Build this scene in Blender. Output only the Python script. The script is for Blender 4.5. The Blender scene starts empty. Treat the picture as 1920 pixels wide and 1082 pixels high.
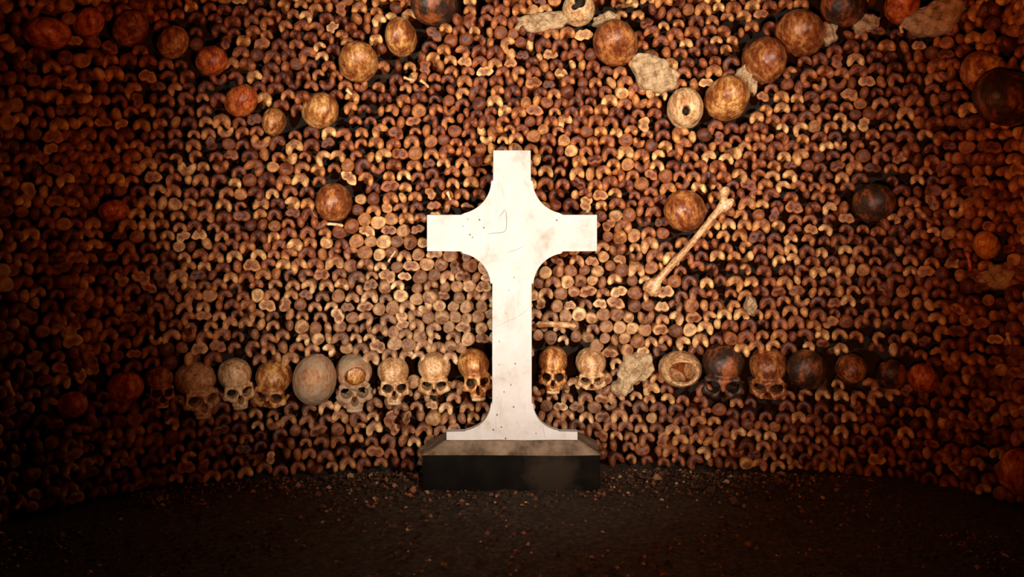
import bpy, math, random
import numpy as np
from mathutils import Matrix, Vector

random.seed(11)
rng = np.random.default_rng(11)
scene = bpy.context.scene
COL = scene.collection

# ------------------------------------------------------------------ camera
F = 1890.0            # focal length in pixels of the 1920 px wide frame
HZ = 327.0            # image row of the eye level
CH = 1.10             # camera height
cam = bpy.data.cameras.new('camera')
cam.sensor_width = 36.0
cam.lens = 36.0 * F / 1920.0
cam.shift_y = -(541.0 - HZ) / 1920.0
cam_o = bpy.data.objects.new('camera', cam)
cam_o.location = (0, 0, CH)
cam_o.rotation_euler = (math.pi / 2, 0, 0)
COL.objects.link(cam_o)
scene.camera = cam_o

# ------------------------------------------------------------------ world, lamps, exposure
world = bpy.data.worlds.new('world')
scene.world = world
world.use_nodes = True
world.node_tree.nodes['Background'].inputs[0].default_value = (1.0, 0.42, 0.20, 1)
world.node_tree.nodes['Background'].inputs[1].default_value = 0.006

def spot(name, loc, target, energy, color, size_deg, blend, radius):
    l = bpy.data.lights.new(name, 'SPOT')
    l.energy = energy
    l.color = color
    l.spot_size = math.radians(size_deg)
    l.spot_blend = blend
    l.shadow_soft_size = radius
    o = bpy.data.objects.new(name, l)
    o.location = loc
    d = Vector(target) - Vector(loc)
    o.rotation_euler = d.to_track_quat('-Z', 'Y').to_euler()
    COL.objects.link(o)
    return o

spot('spot_lamp_low', (-1.30, 0.35, 0.60), (0.04, 3.7, 1.06), 520, (1.0, 0.92, 0.79), 44, 1.0, 0.05)
spot('spot_lamp_high', (1.30, 0.35, 1.50), (0.14, 3.7, 1.05), 490, (1.0, 0.92, 0.79), 43, 1.0, 0.05)
spot('added_red_fill', (0.25, 0.6, 0.8), (0.32, 3.6, 1.70), 150, (1.0, 0.27, 0.075), 92, 1.0, 0.08)  # added red fill without a real source, reddens the dim outer bones

vs = scene.view_settings
vs.view_transform = 'Standard'
vs.look = 'None'
vs.exposure = 0.0
vs.gamma = 1.0
vs.use_curve_mapping = False

# ------------------------------------------------------------------ helpers
def mesh_from(name, v, faces, mat=None, smooth=True):
    me = bpy.data.meshes.new(name)
    v = np.asarray(v, dtype=np.float32)
    if isinstance(faces, np.ndarray):
        n, k = faces.shape
        me.vertices.add(len(v))
        me.vertices.foreach_set('co', v.ravel())
        me.loops.add(n * k)
        me.polygons.add(n)
        me.loops.foreach_set('vertex_index', faces.astype(np.int32).ravel())
        me.polygons.foreach_set('loop_start', np.arange(0, n * k, k, dtype=np.int32))
        me.update(calc_edges=True)
        me.validate()
    else:
        me.from_pydata([tuple(map(float, p)) for p in v], [], faces)
        me.update()
    if smooth:
        me.polygons.foreach_set('use_smooth', np.ones(len(me.polygons), dtype=bool))
    if mat is not None:
        me.materials.append(mat)
    return me

def add(name, me, parent=None, matrix=None):
    o = bpy.data.objects.new(name, me)
    COL.objects.link(o)
    if parent is not None:
        o.parent = parent
    if matrix is not None:
        o.matrix_local = matrix
    return o

def tag(o, label=None, category=None, group=None, kind=None):
    if label: o['label'] = label
    if category: o['category'] = category
    if group: o['group'] = group
    if kind: o['kind'] = kind
    return o

def px(u, v, d):
    return Vector(((u - 960.0) * d / F, d, CH - (v - HZ) * d / F))

# ------------------------------------------------------------------ materials
class NT:
    def __init__(self, name):
        self.m = bpy.data.materials.new(name)
        self.m.use_nodes = True
        self.t = self.m.node_tree
        self.b = self.t.nodes['Principled BSDF']
    def n(self, typ, **kw):
        nd = self.t.nodes.new(typ)
        for k, val in kw.items():
            if k.startswith('i_'):
                key = k[2:]
                nd.inputs[int(key) if key.isdigit() else key].default_value = val
            else:
                setattr(nd, k, val)
        return nd
    def l(self, a, b):
        self.t.links.new(a, b)
    def noise(self, vec, scale, detail=3, rough=0.55):
        nd = self.n('ShaderNodeTexNoise')
        nd.inputs['Scale'].default_value = scale
        nd.inputs['Detail'].default_value = detail
        nd.inputs['Roughness'].default_value = rough
        if vec is not None: self.l(vec, nd.inputs['Vector'])
        return nd.outputs['Fac']
    def ramp(self, fac, stops, interp='LINEAR'):
        nd = self.n('ShaderNodeValToRGB')
        cr = nd.color_ramp
        cr.interpolation = interp
        while len(cr.elements) < len(stops): cr.elements.new(0.5)
        for e, (p, c) in zip(cr.elements, stops):
            e.position = p
            e.color = (c[0], c[1], c[2], 1) if not isinstance(c, (int, float)) else (c, c, c, 1)
        self.l(fac, nd.inputs['Fac'])
        return nd.outputs['Color']
    def mix(self, fac, a, b, blend='MIX'):
        nd = self.n('ShaderNodeMix', data_type='RGBA', blend_type=blend)
        if isinstance(fac, (int, float)): nd.inputs[0].default_value = fac
        else: self.l(fac, nd.inputs[0])
        for idx, c in ((6, a), (7, b)):
            if isinstance(c, tuple): nd.inputs[idx].default_value = (c[0], c[1], c[2], 1)
            else: self.l(c, nd.inputs[idx])
        return nd.outputs[2]
    def math(self, op, a, b=None):
        nd = self.n('ShaderNodeMath', operation=op)
        for idx, c in ((0, a), (1, b)):
            if c is None: continue
            if isinstance(c, (int, float)): nd.inputs[idx].default_value = c
            else: self.l(c, nd.inputs[idx])
        return nd.outputs[0]
    def bump(self, h, strength, dist):
        nd = self.n('ShaderNodeBump')
        nd.inputs['Strength'].default_value = strength
        nd.inputs['Distance'].default_value = dist
        self.l(h, nd.inputs['Height'])
        self.l(nd.outputs[0], self.b.inputs['Normal'])

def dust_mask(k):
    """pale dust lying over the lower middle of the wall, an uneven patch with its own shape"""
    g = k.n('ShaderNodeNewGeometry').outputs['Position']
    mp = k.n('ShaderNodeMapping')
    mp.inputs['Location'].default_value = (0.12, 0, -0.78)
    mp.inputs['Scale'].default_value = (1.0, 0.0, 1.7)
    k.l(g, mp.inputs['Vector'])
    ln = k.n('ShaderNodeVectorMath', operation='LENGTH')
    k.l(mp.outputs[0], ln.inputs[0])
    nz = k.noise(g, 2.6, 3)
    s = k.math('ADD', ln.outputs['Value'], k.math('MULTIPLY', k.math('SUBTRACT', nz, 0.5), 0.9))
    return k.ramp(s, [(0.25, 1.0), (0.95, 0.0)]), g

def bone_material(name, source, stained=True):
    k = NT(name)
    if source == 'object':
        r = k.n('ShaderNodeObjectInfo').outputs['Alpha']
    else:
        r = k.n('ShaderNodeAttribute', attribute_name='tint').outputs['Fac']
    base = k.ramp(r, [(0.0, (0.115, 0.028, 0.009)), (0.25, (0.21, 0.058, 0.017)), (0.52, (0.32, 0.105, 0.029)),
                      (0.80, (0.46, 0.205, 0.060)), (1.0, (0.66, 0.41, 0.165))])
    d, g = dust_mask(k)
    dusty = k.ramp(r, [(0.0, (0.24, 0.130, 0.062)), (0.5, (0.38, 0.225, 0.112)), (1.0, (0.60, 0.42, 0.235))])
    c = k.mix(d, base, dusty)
    wear_light = k.n('ShaderNodeAttribute', attribute_name='wear_light').outputs['Fac']
    c = k.mix(wear_light, k.mix(0.9, c, (0.52, 0.36, 0.28), 'MULTIPLY'), k.mix(1.0, c, (1.55, 1.75, 1.85), 'MULTIPLY'))  # worn ends paler; contrast also paints highlights on lobes, shade between
    n1 = k.noise(g, 55, 4, 0.6)
    dark = k.ramp(n1, [(0.36, (0.42, 0.26, 0.18)), (0.60, (1, 1, 1))])
    c = k.mix(0.85, c, dark, 'MULTIPLY')
    n2 = k.noise(g, 240, 2)
    k.l(c, k.b.inputs['Base Color'])
    k.b.inputs['Roughness'].default_value = 0.5
    k.b.inputs['Specular IOR Level'].default_value = 0.5
    k.bump(n2, 0.35, 0.003)
    return k.m

def skull_material(name, lo, mid, hi, rough=0.38, dust=None, scale=26):
    k = NT(name)
    oc = k.n('ShaderNodeTexCoord').outputs['Object']
    info = k.n('ShaderNodeObjectInfo')
    off = k.n('ShaderNodeVectorMath', operation='ADD')
    cmb = k.n('ShaderNodeCombineXYZ')
    k.l(k.math('MULTIPLY', info.outputs['Random'], 37.0), cmb.inputs[0])
    k.l(oc, off.inputs[0]); k.l(cmb.outputs[0], off.inputs[1])
    v = off.outputs[0]
    st = k.n('ShaderNodeMapping')
    st.inputs['Scale'].default_value = (1.6, 1.0, 0.6)
    k.l(v, st.inputs['Vector'])
    n1 = k.noise(st.outputs[0], scale, 6, 0.65)
    c = k.ramp(n1, [(0.40, lo), (0.50, mid), (0.63, hi)])
    n3 = k.noise(v, 95, 3, 0.6)
    c = k.mix(0.8, c, k.ramp(n3, [(0.34, (0.45, 0.27, 0.2)), (0.52, (1, 1, 1))]), 'MULTIPLY')
    if dust:
        n4 = k.noise(v, 17, 5, 0.7)
        grain = k.mix(k.noise(v, 120, 4, 0.7), tuple(0.62 * d_ for d_ in dust), tuple(1.35 * d_ for d_ in dust))
        c = k.mix(k.ramp(n4, [(0.40, 0.0), (0.56, 0.92)]), c, grain)
    k.l(c, k.b.inputs['Base Color'])
    k.b.inputs['Roughness'].default_value = rough
    k.b.inputs['Specular IOR Level'].default_value = 0.6
    k.bump(k.noise(v, 160, 3), 0.3, 0.004)
    return k.m

M = {}
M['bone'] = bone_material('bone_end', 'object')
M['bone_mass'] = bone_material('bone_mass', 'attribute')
M['sk_brown'] = skull_material('skull_brown', (0.13, 0.028, 0.008), (0.27, 0.082, 0.020), (0.55, 0.25, 0.070))
M['sk_yellow'] = skull_material('skull_ochre', (0.20, 0.055, 0.014), (0.44, 0.185, 0.045), (0.76, 0.46, 0.16))
M['sk_tan'] = skull_material('skull_tan', (0.36, 0.18, 0.07), (0.55, 0.32, 0.14), (0.74, 0.52, 0.28))
M['sk_red'] = skull_material('skull_red', (0.25, 0.036, 0.008), (0.52, 0.115, 0.024), (0.76, 0.27, 0.06))
M['sk_dust'] = skull_material('skull_dusty', (0.36, 0.15, 0.06), (0.46, 0.24, 0.11), (0.6, 0.38, 0.2), 0.85, (0.37, 0.28, 0.175))
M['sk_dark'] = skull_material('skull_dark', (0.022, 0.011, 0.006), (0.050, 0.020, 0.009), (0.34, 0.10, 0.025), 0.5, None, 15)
M['sk_amber'] = skull_material('skull_amber', (0.50, 0.15, 0.02), (0.75, 0.32, 0.04), (0.90, 0.52, 0.09), 0.35)
M['sk_pale'] = skull_material('skull_pale', (0.45, 0.22, 0.08), (0.72, 0.50, 0.24), (0.85, 0.68, 0.42), 0.55)

def simple(name, stops, scale, rough, bump=0.4, dist=0.01, detail=6):
    k = NT(name)
    g = k.n('ShaderNodeNewGeometry').outputs['Position']
    n1 = k.noise(g, scale, detail, 0.6)
    k.l(k.ramp(n1, stops), k.b.inputs['Base Color'])
    k.b.inputs['Roughness'].default_value = rough
    k.bump(k.noise(g, scale * 4, 4), bump, dist)
    return k.m

M['earth'] = simple('wall_earth', [(0.3, (0.008, 0.005, 0.003)), (0.7, (0.030, 0.018, 0.010))], 18, 0.95)
M['floor'] = simple('floor_dirt', [(0.34, (0.020, 0.014, 0.008)), (0.52, (0.058, 0.040, 0.022)), (0.68, (0.13, 0.085, 0.045))], 55, 0.95, 0.8, 0.02)
M['rock'] = simple('ceiling_rock', [(0.3, (0.10, 0.07, 0.045)), (0.7, (0.24, 0.18, 0.12))], 6, 0.95, 0.8, 0.04)
M['plaster'] = simple('old_mortar', [(0.34, (0.24, 0.14, 0.065)), (0.5, (0.50, 0.36, 0.20)), (0.72, (0.68, 0.54, 0.34))], 34, 0.95, 0.7, 0.012)
M['teeth'] = simple('tooth_enamel', [(0.3, (0.5, 0.34, 0.17)), (0.7, (0.72, 0.56, 0.34))], 80, 0.4)

k = NT('cross_white')
oc = k.n('ShaderNodeTexCoord').outputs['Object']
big = k.noise(oc, 6.5, 7, 0.68)
c = k.ramp(big, [(0.30, (0.36, 0.315, 0.265)), (0.44, (0.52, 0.51, 0.49)), (0.58, (0.57, 0.57, 0.57))])
st = k.n('ShaderNodeMapping'); st.inputs['Scale'].default_value = (14, 14, 3.2)
k.l(oc, st.inputs['Vector'])
streak = k.noise(st.outputs[0], 1.0, 5, 0.65)
c = k.mix(0.8, c, k.ramp(streak, [(0.30, (0.72, 0.64, 0.52)), (0.46, (1, 1, 1))]), 'MULTIPLY')
spk = k.noise(oc, 62, 2, 0.5)
c = k.mix(1.0, c, k.ramp(spk, [(0.235, (0.34, 0.27, 0.19)), (0.275, (1, 1, 1))]), 'MULTIPLY')
k.l(c, k.b.inputs['Base Color'])
k.b.inputs['Roughness'].default_value = 0.75
k.bump(k.noise(oc, 120, 3), 0.15, 0.002)
M['cross'] = k.m
M['ink'] = simple('pencil_mark', [(0.3, (0.15, 0.15, 0.20)), (0.7, (0.24, 0.23, 0.28))], 60, 0.8)
M['pit'] = simple('pit_dirt', [(0.3, (0.06, 0.045, 0.03)), (0.7, (0.16, 0.12, 0.08))], 60, 0.9)

k = NT('plinth_stone')
oc = k.n('ShaderNodeTexCoord').outputs['Object']
n1 = k.noise(oc, 9, 6, 0.65)
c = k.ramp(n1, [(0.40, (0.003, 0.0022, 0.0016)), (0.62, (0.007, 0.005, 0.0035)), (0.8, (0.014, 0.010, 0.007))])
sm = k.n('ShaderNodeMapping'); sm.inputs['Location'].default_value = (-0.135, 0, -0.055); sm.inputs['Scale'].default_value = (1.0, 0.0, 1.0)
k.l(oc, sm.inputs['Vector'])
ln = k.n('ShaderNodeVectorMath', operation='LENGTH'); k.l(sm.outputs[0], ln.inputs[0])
refl_f = k.math('ADD', ln.outputs['Value'], k.math('MULTIPLY', k.math('SUBTRACT', k.noise(oc, 26, 4), 0.5), 0.10))
c = k.mix(k.ramp(refl_f, [(0.05, 0.85), (0.11, 0.0)]), c, (0.030, 0.022, 0.014))  # lighter brown patch: a reflection painted into the front's colour
k.l(c, k.b.inputs['Base Color'])
k.b.inputs['Roughness'].default_value = 0.9
k.b.inputs['Specular IOR Level'].default_value = 0.12
k.bump(k.noise(oc, 60, 4), 0.5, 0.005)
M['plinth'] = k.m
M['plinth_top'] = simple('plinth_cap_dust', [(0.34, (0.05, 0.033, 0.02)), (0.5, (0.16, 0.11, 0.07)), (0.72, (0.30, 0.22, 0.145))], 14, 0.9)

k = NT('gravel_chips')
r = k.n('ShaderNodeAttribute', attribute_name='tint').outputs['Fac']
c = k.ramp(r, [(0.0, (0.018, 0.011, 0.006)), (0.5, (0.045, 0.025, 0.012)), (0.78, (0.11, 0.045, 0.017)), (0.94, (0.24, 0.085, 0.03)), (1.0, (0.42, 0.28, 0.15))])
k.l(c, k.b.inputs['Base Color'])
k.b.inputs['Roughness'].default_value = 0.85
M['gravel'] = k.m

# ------------------------------------------------------------------ plan of the curved bone wall
S_TAB = [(-960, 1.19), (-823, 1.13), (-725, 1.085), (-520, 1.04), (-300, 1.012), (0, 1.0), (320, 1.0), (640, 1.025), (770, 1.05), (860, 1.085), (960, 1.14)]
D0 = 3.765
ctl = [(-1.86, 1.3), (-1.82, 2.0), (-1.74, 2.6)]
for u, s in S_TAB:
    d = D0 / s
    ctl.append((u * d / F, d))
ctl += [(1.82, 2.75), (1.91, 2.1), (1.95, 1.4)]
ctl = np.array(ctl)
def catmull(P, n=24):
    out = []
    for i in range(len(P) - 1):
        p0 = P[max(i - 1, 0)]; p1 = P[i]; p2 = P[i + 1]; p3 = P[min(i + 2, len(P) - 1)]
        for t in np.linspace(0, 1, n, endpoint=False):
            out.append(0.5 * ((2 * p1) + (-p0 + p2) * t + (2 * p0 - 5 * p1 + 4 * p2 - p3) * t * t + (-p0 + 3 * p1 - 3 * p2 + p3) * t ** 3))
    out.append(P[-1])
    return np.array(out)
CUR = catmull(ctl)
for _ in range(6):
    CUR[1:-1] = 0.25 * CUR[:-2] + 0.5 * CUR[1:-1] + 0.25 * CUR[2:]
seg = np.linalg.norm(np.diff(CUR, axis=0), axis=1)
ARC = np.concatenate([[0], np.cumsum(seg)])
UPX = 960 + F * CUR[:, 0] / CUR[:, 1]
TAN = np.gradient(CUR, ARC, axis=0)
TAN /= np.linalg.norm(TAN, axis=1)[:, None]

def wall_at(s):
    x = np.interp(s, ARC, CUR[:, 0]); y = np.interp(s, ARC, CUR[:, 1])
    tx = np.interp(s, ARC, TAN[:, 0]); ty = np.interp(s, ARC, TAN[:, 1])
    return x, y, math.atan2(ty, tx)          # rotation about Z that turns local -Y to the wall's normal

def wall_px(u, v):
    s = float(np.interp(u, UPX, ARC))
    x, y, a = wall_at(s)
    return s, CH - (v - HZ) * y / F, y, a

def place(u, v, out, yaw=0, pitch=0, roll=0, scale=1.0):
    """point seen at (u, v) on the bone wall, moved 'out' metres along the wall's normal"""
    s, z, y, a = wall_px(u, v)
    x, y, a = wall_at(s)
    n = Vector((math.sin(a), -math.cos(a), 0))
    p = Vector((x, y, z)) + n * out
    R = Matrix.Rotation(a + math.radians(yaw), 4, 'Z') @ Matrix.Rotation(math.radians(pitch), 4, 'X') @ Matrix.Rotation(math.radians(roll), 4, 'Y')
    return Matrix.Translation(p) @ R @ Matrix.Diagonal((*( (scale,) * 3 if not isinstance(scale, tuple) else scale), 1))

# ------------------------------------------------------------------ structure
WH = 2.30
BACK = 0.15
def ribbon():
    v = []; q = []
    idx = range(0, len(CUR), 3)
    zs = np.linspace(-0.05, WH, 40)
    for i in idx:
        n = np.array([TAN[i, 1], -TAN[i, 0]])
        for j, z in enumerate(zs):
            b = BACK + 0.012 * math.sin(i * 1.7 + j * 2.3) + 0.01 * math.sin(j * 1.1 - i * 0.6)
            v.append((CUR[i, 0] - n[0] * b, CUR[i, 1] - n[1] * b, z))
    m = len(zs); nn = len(list(idx))
    for i in range(nn - 1):
        for j in range(m - 1):
            q.append((i * m + j, (i + 1) * m + j, (i + 1) * m + j + 1, i * m + j + 1))
    # outer skin to give the wall thickness
    base = len(v)
    for i in idx:
        n = np.array([TAN[i, 1], -TAN[i, 0]])
        for z in (zs[0], zs[-1]):
            v.append((CUR[i, 0] - n[0] * 0.5, CUR[i, 1] - n[1] * 0.5, z))
    for i in range(nn - 1):
        a = base + 2 * i
        q.append((a, a + 1, a + 3, a + 2))
        q.append((i * m + m - 1, (i + 1) * m + m - 1, a + 3, a + 1))
    return v, np.array(q)
v, q = ribbon()
wall = tag(add('wall_back', mesh_from('wall_back', v, q, M['earth'])), kind='structure')

def ground():
    nx, ny = 90, 110
    xs = np.linspace(-2.3, 2.3, nx); ys = np.linspace(-0.6, 4.3, ny)
    v = []
    for y in ys:
        for x in xs:
            z = 0.006 * math.sin(5.1 * x + 2 * y) + 0.005 * math.sin(9 * y - 4 * x) + 0.004 * rng.normal()
            v.append((x, y, z - 0.004))
    q = [(j * nx + i, j * nx + i + 1, (j + 1) * nx + i + 1, (j + 1) * nx + i) for j in range(ny - 1) for i in range(nx - 1)]
    n0 = len(v)
    v += [(-2.3, -0.6, -0.2), (2.3, -0.6, -0.2), (2.3, 4.3, -0.2), (-2.3, 4.3, -0.2)]
    return v, np.array(q + [(n0 + 3, n0 + 2, n0 + 1, n0)])
v, q = ground()
tag(add('floor', mesh_from('floor', v, q, M['floor'])), kind='structure')
nx, ny = 30, 30
v = [(x, y, WH + 0.02 * math.sin(3 * x + y) + 0.02 * rng.normal()) for y in np.linspace(-0.6, 4.3, ny) for x in np.linspace(-2.3, 2.3, nx)]
q = np.array([(j * nx + i, (j + 1) * nx + i, (j + 1) * nx + i + 1, j * nx + i + 1) for j in range(ny - 1) for i in range(nx - 1)])
tag(add('ceiling', mesh_from('ceiling', v, q, M['rock'])), kind='structure')

# ------------------------------------------------------------------ surface nets for the organic shapes
def surface_nets(fn, lo, hi, step):
    lo = np.array(lo, float); hi = np.array(hi, float)
    n = np.ceil((hi - lo) / step).astype(int) + 1
    ax = [lo[i] + step * np.arange(n[i]) for i in range(3)]
    X, Y, Z = np.meshgrid(*ax, indexing='ij')
    f = fn(X, Y, Z)
    ins = f < 0
    cs = np.zeros(n - 1, int)
    acc = np.zeros(tuple(n - 1) + (3,)); cnt = np.zeros(n - 1)
    corners = [(i, j, k2) for i in (0, 1) for j in (0, 1) for k2 in (0, 1)]
    def sl(c): return tuple(slice(c[a], n[a] - 1 + c[a]) for a in range(3))
    for c in corners: cs += ins[sl(c)]
    for a in range(3):
        for c in corners:
            if c[a] == 1: continue
            e = list(c); e[a] = 1
            f0 = f[sl(c)]; f1 = f[sl(tuple(e))]
            m = (f0 < 0) != (f1 < 0)
            t = np.where(m, f0 / np.where(m, f0 - f1, 1), 0)
            for b in range(3):
                acc[..., b] += np.where(m, (c[b] + (t if b == a else 0)), 0)
            cnt += m
    act = (cs > 0) & (cs < 8)
    idx = -np.ones(n - 1, int)
    idx[act] = np.arange(act.sum())
    gi = np.argwhere(act)
    verts = lo + step * (gi + acc[act] / cnt[act][:, None])
    quads = []
    for a in range(3):
        b, c = (a + 1) % 3, (a + 2) % 3
        s0 = [slice(None)] * 3; s1 = [slice(None)] * 3
        s0[a] = slice(0, n[a] - 1); s1[a] = slice(1, n[a])
        i0 = ins[tuple(s0)]; i1 = ins[tuple(s1)]
        P = np.argwhere(i0 != i1)
        ok = (P[:, b] > 0) & (P[:, c] > 0) & (P[:, b] < n[b] - 1) & (P[:, c] < n[c] - 1)
        P = P[ok]
        def at(db, dc):
            Q = P.copy(); Q[:, b] -= db; Q[:, c] -= dc
            return idx[Q[:, 0], Q[:, 1], Q[:, 2]]
        qd = np.stack([at(1, 1), at(0, 1), at(0, 0), at(1, 0)], 1)
        flip = ~i0[tuple(P.T)]
        qd[flip] = qd[flip][:, ::-1]
        quads.append(qd)
    return verts, np.concatenate(quads)

def ell(X, Y, Z, c, r):
    a = (X - c[0]); b = (Y - c[1]); d = (Z - c[2])
    k0 = np.sqrt((a / r[0]) ** 2 + (b / r[1]) ** 2 + (d / r[2]) ** 2) + 1e-9
    k1 = np.sqrt((a / r[0] ** 2) ** 2 + (b / r[1] ** 2) ** 2 + (d / r[2] ** 2) ** 2) + 1e-9
    return k0 * (k0 - 1) / k1
def su(a, b, k=0.012):
    h = np.clip(0.5 + 0.5 * (b - a) / k, 0, 1)
    return b + (a - b) * h - k * h * (1 - h)
def ss(a, b, k=0.006):          # a minus b
    return -su(-a, b, k)
def cap(X, Y, Z, p, q_, r0, r1):
    p = np.array(p, float); q_ = np.array(q_, float); d = q_ - p
    t = np.clip(((X - p[0]) * d[0] + (Y - p[1]) * d[1] + (Z - p[2]) * d[2]) / (d @ d), 0, 1)
    return np.sqrt((X - p[0] - t * d[0]) ** 2 + (Y - p[1] - t * d[1]) ** 2 + (Z - p[2] - t * d[2]) ** 2) - (r0 + (r1 - r0) * t)
def lump(X, Y, Z, amp, fr, ph):
    return amp * np.sin(fr * X + ph) * np.sin(fr * Y + 1.7 * ph) * np.sin(fr * Z + 0.6 * ph)

def skull_fn(wide=1.0, long=1.0, ph=0.0, face=True, jaw=True, holes=()):
    def fn(X, Y, Z):
        X = X / wide
        f = ell(X, Y, Z, (0, 0.022, 0.032), (0.070, 0.088 * long, 0.066))
        f = su(f, ell(X, Y, Z, (0, -0.022, 0.034), (0.057, 0.058, 0.056)), 0.02)
        if face:
            for s in (-1, 1):
                f = ss(f, ell(X, Y, Z, (s * 0.084, -0.040, -0.010), (0.019, 0.032, 0.032)), 0.014)
            f = su(f, ell(X, Y, Z, (0, -0.036, -0.036), (0.050, 0.042, 0.046)), 0.018)
            for s in (-1, 1):
                f = su(f, cap(X, Y, Z, (s * 0.010, -0.080, -0.006), (s * 0.047, -0.062, -0.006), 0.008, 0.008), 0.014)
                f = su(f, cap(X, Y, Z, (s * 0.026, -0.068, -0.060), (s * 0.055, -0.046, -0.050), 0.011, 0.010), 0.014)
                f = su(f, cap(X, Y, Z, (s * 0.055, -0.046, -0.050), (s * 0.063, 0.0, -0.036), 0.009, 0.008), 0.012)
                f = su(f, cap(X, Y, Z, (s * 0.054, -0.048, -0.048), (s * 0.050, -0.056, -0.006), 0.008, 0.008), 0.012)
            f = su(f, cap(X, Y, Z, (0, -0.080, -0.010), (0, -0.087, -0.034), 0.008, 0.007), 0.010)
            f = np.maximum(f, -ell(X, Y, Z, (0, 0.020, 0.030), (0.060, 0.076 * long, 0.055)))
            for s in (-1, 1):
                f = ss(f, ell(X, Y, Z, (s * 0.0305, -0.055, -0.029), (0.0215, 0.075, 0.0195)), 0.004)
            f = ss(f, ell(X, Y, Z, (0, -0.070, -0.064), (0.0130, 0.060, 0.017)), 0.004)
            f = ss(f, ell(X, Y, Z, (0, -0.070, -0.052), (0.0085, 0.060, 0.015)), 0.004)
        for (c, r) in holes:
            f = ss(f, ell(X, Y, Z, c, r), 0.003)
            f = np.maximum(f, -ell(X, Y, Z, (0, 0.020, 0.030), (0.060, 0.078 * long, 0.055)))
        return f + lump(X, Y, Z, 0.0016, 90, ph) + lump(X, Y, Z, 0.0010, 190, ph + 1)
    return fn
LO, HI, ST = (-0.092, -0.112, -0.095), (0.092, 0.125, 0.112), 0.0032
def skull_mesh(name, **kw):
    v, q = surface_nets(skull_fn(**kw), LO, HI, ST)
    return mesh_from(name, v, q)
FACE = [skull_mesh('cranium_face_a', ph=0.3), skull_mesh('cranium_face_b', wide=0.94, long=1.05, ph=1.9), skull_mesh('cranium_face_c', wide=1.05, ph=3.1)]
DOME = [skull_mesh('cranium_dome_a', ph=0.8, face=False), skull_mesh('cranium_dome_b', wide=0.93, ph=2.2, face=False), skull_mesh('cranium_dome_c', wide=1.06, long=0.95, ph=4.0, face=False)]
HOLE_A = skull_mesh('cranium_holed', ph=1.1, face=False, holes=[((-0.005, -0.085, 0.008), (0.0165, 0.05, 0.0165))])
HOLE_B = skull_mesh('cranium_broken', ph=2.7, face=False, holes=[((0.0, -0.075, 0.052), (0.026, 0.045, 0.040)), ((-0.025, -0.08, 0.02), (0.020, 0.04, 0.016))])
HOLE_C = skull_mesh('cranium_shell', ph=3.7, wide=1.05, face=False, holes=[((0.006, -0.085, 0.030), (0.054, 0.070, 0.046))])
HOLE_D = skull_mesh('cranium_open', ph=5.2, face=True, holes=[((0.008, -0.080, 0.026), (0.054, 0.056, 0.044))])

def fill_fn(X, Y, Z):
    f = ell(X, Y, Z, (0, 0.030, 0.022), (0.063, 0.070, 0.056))
    return su(f, ell(X, Y, Z, (0, 0.0, -0.040), (0.044, 0.036, 0.036)), 0.01) + lump(X, Y, Z, 0.003, 110, 0.5)
v, q = surface_nets(fill_fn, (-0.075, -0.06, -0.09), (0.075, 0.11, 0.09), 0.005)
FILL = mesh_from('shade_fill', v, q, M['earth'])  # dark body added inside skulls, stands in for shade in the sockets
v, q = surface_nets(lambda X, Y, Z: ell(X, Y, Z, (0, 0.030, 0.030), (0.0585, 0.066, 0.053)) + lump(X, Y, Z, 0.003, 110, 0.5), (-0.075, -0.06, -0.05), (0.075, 0.11, 0.1), 0.005)
FILL_IN = mesh_from('shade_fill', v, q, M['earth'])  # same stand-in for shade, behind the holes of broken skulls
def jaw_fn(X, Y, Z):
    th = np.arctan2(X, -(Y + 0.040))
    f = ell(X, Y, Z, (0, -0.054, -0.078), (0.034, 0.028, 0.022))
    f = su(f, ell(X, Y, Z, (0, -0.052, -0.090), (0.029, 0.027, 0.009)), 0.008)
    f = ss(f, ell(X, Y, Z, (0, -0.072, -0.0615), (0.0135, 0.060, 0.0165)), 0.004)
    f = ss(f, ell(X, Y, Z, (0, -0.045, -0.100), (0.019, 0.022, 0.010)), 0.004)
    return f
v, q = surface_nets(jaw_fn, (-0.045, -0.095, -0.11), (0.045, -0.02, -0.045), 0.0028)
JAW = mesh_from('upper_jaw', v, q)
def teeth_mesh():
    vs_, fs = [], []
    for i in range(-6, 7):
        a = i * 0.20
        cx, cy = 0.0275 * math.sin(a), -0.053 - 0.025 * math.cos(a)
        w = 0.0026 if abs(i) < 3 else 0.0033
        b = len(vs_)
        for zz, sc in ((-0.088, 1.0), (-0.095, 1.05), (-0.1005, 0.8)):
            for (dx, dy) in ((-w, -w), (w, -w), (w, w), (-w, w)):
                dx *= sc; dy *= sc
                vs_.append((cx + dx * math.cos(a) - dy * math.sin(a), cy + dx * math.sin(a) + dy * math.cos(a), zz))
        for l_ in range(2):
            for j in range(4):
                fs.append((b + 4 * l_ + j, b + 4 * l_ + (j + 1) % 4, b + 4 * l_ + 4 + (j + 1) % 4, b + 4 * l_ + 4 + j)[::-1])
        fs.append((b + 8, b + 9, b + 10, b + 11)[::-1])
    return mesh_from('teeth', vs_, np.array(fs), M['teeth'])
TEETH = teeth_mesh()

_mat_cache = {}
def with_mat(me, mat):
    key = (me.name, mat.name)
    if key not in _mat_cache:
        c = me.copy(); c.materials.clear(); c.materials.append(mat); c.name = me.name
        _mat_cache[key] = c
    return _mat_cache[key]

AVOID = []        # (arc position, height, half width, half height): places where no bone end fits

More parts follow.
